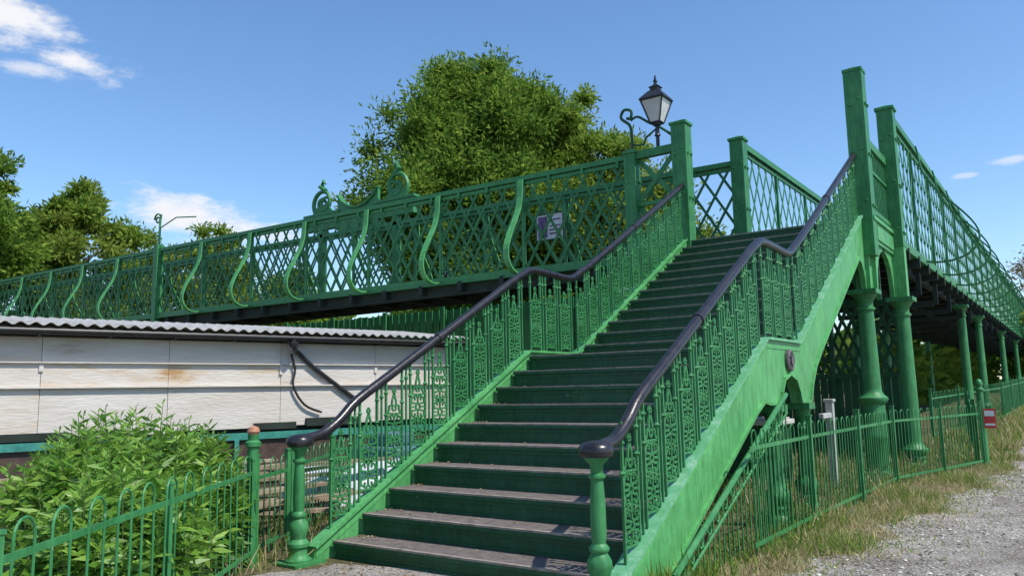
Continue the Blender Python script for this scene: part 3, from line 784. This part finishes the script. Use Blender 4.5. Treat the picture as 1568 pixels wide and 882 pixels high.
# ------------------------------------------------------------------ foliage
def leaves(pos,dirs,L_,Wd):
    N=len(pos);d=dirs/np.linalg.norm(dirs,axis=1,keepdims=True)
    r=rng.normal(size=(N,3));s_=np.cross(d,r);s_/=np.linalg.norm(s_,axis=1,keepdims=True)+1e-9
    L_=np.asarray(L_).reshape(-1,1)*np.ones((N,1));Wd=np.asarray(Wd).reshape(-1,1)*np.ones((N,1))
    nn_=np.cross(s_,d)
    a=pos;b=pos+d*L_*.45+s_*Wd*.5+nn_*Wd*.12;c=pos+d*L_;e=pos+d*L_*.45-s_*Wd*.5+nn_*Wd*.12
    return np.stack([a,b,c,e],axis=1)
G_ash=leafmat('ash_leaves',[(0,(.085,.165,.024)),(.5,(.15,.25,.036)),(1,(.23,.33,.058))],trans=.38)
G_ashd=leafmat('ash_leaves_dark',[(0,(.06,.13,.022)),(1,(.13,.22,.036))],trans=.38)
G_yel=leafmat('yellow_green_leaves',[(0,(.13,.19,.028)),(1,(.26,.32,.07))],trans=.38)
G_brown=leafmat('budding_leaves',[(0,(.13,.10,.045)),(1,(.24,.19,.09))],trans=.2)
M_bark=noisy('bark',[(.3,(.05,.04,.03)),(.7,(.14,.115,.09))],scale=6,bump=.6,bscale=14,bdist=.03,rough=.95,stretch=(1,1,.3))
def tree(name,x,y,h,rad,zb_,ncl,nl,seed,mats,ls=.3,pointy=1.3,cr=(.14,.24),top_taper=.5,extra=()):
    global rng
    rng=np.random.default_rng(seed);random.seed(seed)
    g=gz(y);e=empty(name,(x,y,g))
    cz=(h+zb_)/2;rz=(h-zb_)/2
    cl=[]
    ph=rng.uniform(0,6.28,6)
    while len(cl)<ncl:
        v=rng.normal(size=3);v/=np.linalg.norm(v)
        rr=rng.uniform(0,1)**(1/2.4)
        az=math.atan2(v[1],v[0])
        lump=1+.09*math.sin(3*az+ph[0]+v[2]*3)+.08*math.sin(5*az+ph[1]-v[2]*5)+.05*math.sin(7*v[2]+ph[2])
        q=v*rr*lump
        taper=1-top_taper*max(0,q[2])**pointy
        c=np.array([x+q[0]*rad*taper,y+q[1]*rad*taper,cz+q[2]*rz*.95])
        cl.append((c,rng.uniform(*cr)*rad*(1-.4*max(0,q[2]))))
    for ex in extra:
        for _ in range(ex[4]):
            v=rng.normal(size=3);v/=np.linalg.norm(v);v*=rng.uniform()**.4
            cl.append((np.array([ex[0]+v[0]*ex[3],ex[1]+v[1]*ex[3],ex[2]+v[2]*ex[3]*.8]),rng.uniform(.6,1.0)))
    P=[];Dr=[];mi=[]
    for c,r in cl:
        k=int(nl*rng.uniform(.6,1.3));v=rng.normal(size=(k,3));v/=np.linalg.norm(v,axis=1,keepdims=True)
        rr=rng.uniform(.15,1.25,size=(k,1))**.8
        sub=rng.normal(size=(16,3));sub/=np.linalg.norm(sub,axis=1,keepdims=True);sub[:,2]=sub[:,2]*.6+.35
        ix=rng.integers(0,16,size=k)
        vv=v*.6+sub[ix]*.8
        pos=c+vv*r*rr*np.array([1,1,.95]);P.append(pos)
        dd=vv+rng.normal(size=(k,3))*.7;dd[:,2]-=.1;Dr.append(dd)
        mi.append((rng.uniform(size=k)<rng.uniform(.05,.75)).astype(int))
    P=np.concatenate(P);Dr=np.concatenate(Dr);mi=np.concatenate(mi)
    V=leaves(P,Dr,rng.uniform(.7,1.3,len(P))*ls,rng.uniform(.32,.48,len(P))*ls)
    quads_obj('crown',V,mats,e,mi)
    s=MB();tr=h*.016+.08
    s.tube([(x,y,g-.1),(x+.1,y,zb_*.5),(x,y+.1,zb_),(x-.1,y,cz),(x,y,h*.85)],[tr*1.5,tr*1.1,tr,tr*.6,tr*.1],8)
    for c,r in cl[::3]:
        z0=max(zb_*.6,min(cz*1.1,c[2]-rad*.5))
        mid=(x+(c[0]-x)*.45,y+(c[1]-y)*.45,z0+(c[2]-z0)*.6)
        s.tube([(x,y,z0),mid,tuple(c)],[tr*.28,tr*.15,tr*.04],5)
    build('trunk_and_limbs',s,M_bark,e,smooth=True)
tree('ash_tree',-21.0,27,17.4,5.1,3.0,300,520,11,[G_ash,G_ashd],ls=.25,cr=(.14,.24),top_taper=.42,extra=((-24.9,26.0,9.8,1.7,14),(-19.6,28,13.6,2.0,20),(-21.3,27,15.2,1.6,16),(-22.8,27,13.2,2.0,16)))
tree('ash_tree',-17.4,30.5,14.3,4.5,3.0,190,480,12,[G_ash,G_yel],ls=.25,cr=(.15,.24),top_taper=.25)
tree('sycamore_tree',-50,16.0,17.6,5.8,3,100,440,13,[G_ash,G_ashd],ls=.4)
tree('sycamore_tree',-50.5,23.5,16.0,4.4,3,90,440,14,[G_yel,G_ash],ls=.38)
tree('sycamore_tree',-53,20,15.0,4.4,3,80,400,15,[G_yel,G_ash],ls=.38)
tree('sycamore_tree',-56,31,15.0,4.2,3,65,380,23,[G_yel,G_ash],ls=.38)
tree('sycamore_tree',-55,37,15.6,4.6,3,70,400,16,[G_ash,G_yel],ls=.4)
tree('sycamore_tree',-38,30,9.2,4.5,1.5,50,380,18,[G_ash,G_ashd],ls=.38)
tree('sycamore_tree',-30,38,9.5,5,1.5,50,380,19,[G_ashd,G_ash],ls=.38)
tree('hawthorn_tree',-2.2,74,13.0,4.2,2,50,70,20,[G_brown,G_brown],ls=.35,cr=(.2,.35))
tree('hawthorn_tree',3.0,66,10.4,3.8,1.2,50,360,21,[G_yel,G_brown],ls=.42)
tree('hawthorn_tree',-.2,60,7.6,3.0,.6,40,320,22,[G_ash,G_yel],ls=.4)
def belt(name,segs,seed,mats):
    global rng
    rng=np.random.default_rng(seed);P=[]
    for (x0_,y0_,x1_,y1_,hh,nn_) in segs:
        t=rng.uniform(size=nn_);Ln=math.hypot(x1_-x0_,y1_-y0_)
        top=hh*(.75+.15*np.sin(t*Ln*.5)+.12*np.sin(t*Ln*1.3+1))
        z=top*np.sqrt(rng.uniform(size=nn_));off=rng.normal(size=nn_)*1.5
        P.append(np.stack([x0_+(x1_-x0_)*t,y0_+(y1_-y0_)*t+off,z+.6],1))
    P=np.concatenate(P);Dd=rng.normal(size=P.shape);Dd[:,2]+=.2
    V=leaves(P,Dd,rng.uniform(.5,1.0,len(P)),rng.uniform(.3,.55,len(P)))
    quads_obj(name,V,mats,None,(rng.uniform(size=len(P))<.5).astype(int))
belt('distant_treeline',[(-75,25,-45,50,7,9000),(-45,50,-8,72,7,11000),(-8,76,14,78,6,5000),(-7,34,-5,62,3.2,5000)],31,[G_ash,G_ashd])

def shrub(name,cx,cy,H,R,ns,seed,mats):
    global rng
    rng=np.random.default_rng(seed);P=[];Dd=[];Ls=[];s=MB();mi=[]
    for i in range(ns):
        a=rng.uniform(0,6.28);rr=R*math.sqrt(rng.uniform());lean=rr/R
        top=H*(1-.45*lean**2.4)*rng.uniform(.78,1.07)
        bx,by=cx+rr*.8*math.cos(a),cy+rr*.8*math.sin(a)
        tx,ty=cx+rr*1.08*math.cos(a)+rng.normal()*.05,cy+rr*1.08*math.sin(a)+rng.normal()*.05
        s.tube([(bx,by,0),((bx+tx)/2,(by+ty)/2,top*.5),(tx,ty,top)],[.008,.006,.003],4)
        k=36
        for j in range(k):
            f=1-(j/k)**1.15*.94
            q=np.array([bx+(tx-bx)*f,by+(ty-by)*f,top*f])
            al=j*2.4+rng.uniform(-.3,.3);out=np.array([math.cos(al),math.sin(al),0])
            up=.95-1.25*min(1,j/12)
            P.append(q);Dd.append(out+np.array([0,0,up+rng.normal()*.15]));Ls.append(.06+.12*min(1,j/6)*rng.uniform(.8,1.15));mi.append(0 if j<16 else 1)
    P=np.array(P);Dd=np.array(Dd);Ls=np.array(Ls)
    e=empty(name,(cx,cy,0))
    V=leaves(P,Dd,Ls*1.05,Ls*.26)
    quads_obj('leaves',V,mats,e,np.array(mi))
    build('stems',s,noisy(name+'_stem',[(.3,(.06,.10,.03)),(.7,(.12,.16,.05))],bump=0),e)
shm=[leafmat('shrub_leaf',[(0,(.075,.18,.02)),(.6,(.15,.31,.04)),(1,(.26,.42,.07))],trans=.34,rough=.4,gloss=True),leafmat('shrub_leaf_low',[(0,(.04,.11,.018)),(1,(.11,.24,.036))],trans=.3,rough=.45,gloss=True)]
shrub('leafy_shrub',-7.3,4.05,1.50,.98,330,41,shm)
shrub('leafy_shrub',-6.0,3.3,1.08,.62,150,42,shm)
shrub('leafy_shrub',-6.75,4.45,1.0,.42,70,43,shm)

def grass(name,n_,region,hr,mats,seed,lean=.5,wd=.012,pg=.35):
    global rng
    rng=np.random.default_rng(seed)
    P=np.array([region() for _ in range(n_)])
    dd=rng.normal(size=(n_,3))*lean;dd[:,2]=1
    cl=np.sin(P[:,0]*3.1+P[:,1]*1.7)+np.sin(P[:,1]*2.9-P[:,0]*1.3)
    Lh=rng.uniform(hr[0],hr[1],n_)*rng.uniform(.5,1,n_)*(1+.25*cl)
    V=leaves(P,dd,Lh,np.full(n_,wd))
    quads_obj(name,V,mats,None,(rng.uniform(size=n_)<pg+.22*cl).astype(int))
G_dry=leafmat('dry_grass',[(0,(.26,.20,.09)),(.6,(.46,.39,.21)),(1,(.56,.50,.31))],trans=.25)
G_gr=leafmat('green_grass',[(0,(.10,.17,.027)),(1,(.23,.32,.07))],trans=.35)
def reg1():
    y=5.6+15*rng.uniform()**.9;e=edge(y) if y>6.4 else -2.25
    u=rng.uniform();x=-3.3+(e+3.40)*u**.75+abs(rng.normal())*.05
    return (x,y,gz(y))
grass('grass',38000,reg1,(.04,.22),[G_dry,G_gr],51,lean=.6,wd=.008,pg=.36)
def reg2():
    y=9+13*rng.uniform();return (-6.3+4*rng.uniform(),y,gz(y))
grass('grass',13000,reg2,(.1,.42),[G_gr,G_dry],52,lean=.4,wd=.012)
def reg3():
    y=18+45*rng.uniform();return (-3.2+2.0*rng.uniform(),y,gz(y))
grass('grass',14000,reg3,(.1,.4),[G_gr,G_dry],53,lean=.4,wd=.025)
def reg4():
    return (-10+3.8*rng.uniform(),3.2+6*rng.uniform(),0)
grass('grass',6000,reg4,(.08,.35),[G_gr,G_dry],54,lean=.45,wd=.012)
def reg5():
    return (-2.75+rng.normal()*.18,5.3+5*rng.uniform(),0)
grass('weeds',1500,reg5,(.06,.3),[G_gr,G_gr],55,lean=.6,wd=.022)
def reg6():
    y=5.5+12*rng.uniform()
    return (edge(max(y,6.4))+abs(rng.normal())*.35,y,.006)
grass('weeds',3600,reg6,(.02,.09),[G_gr,G_dry],56,lean=1.0,wd=.012)
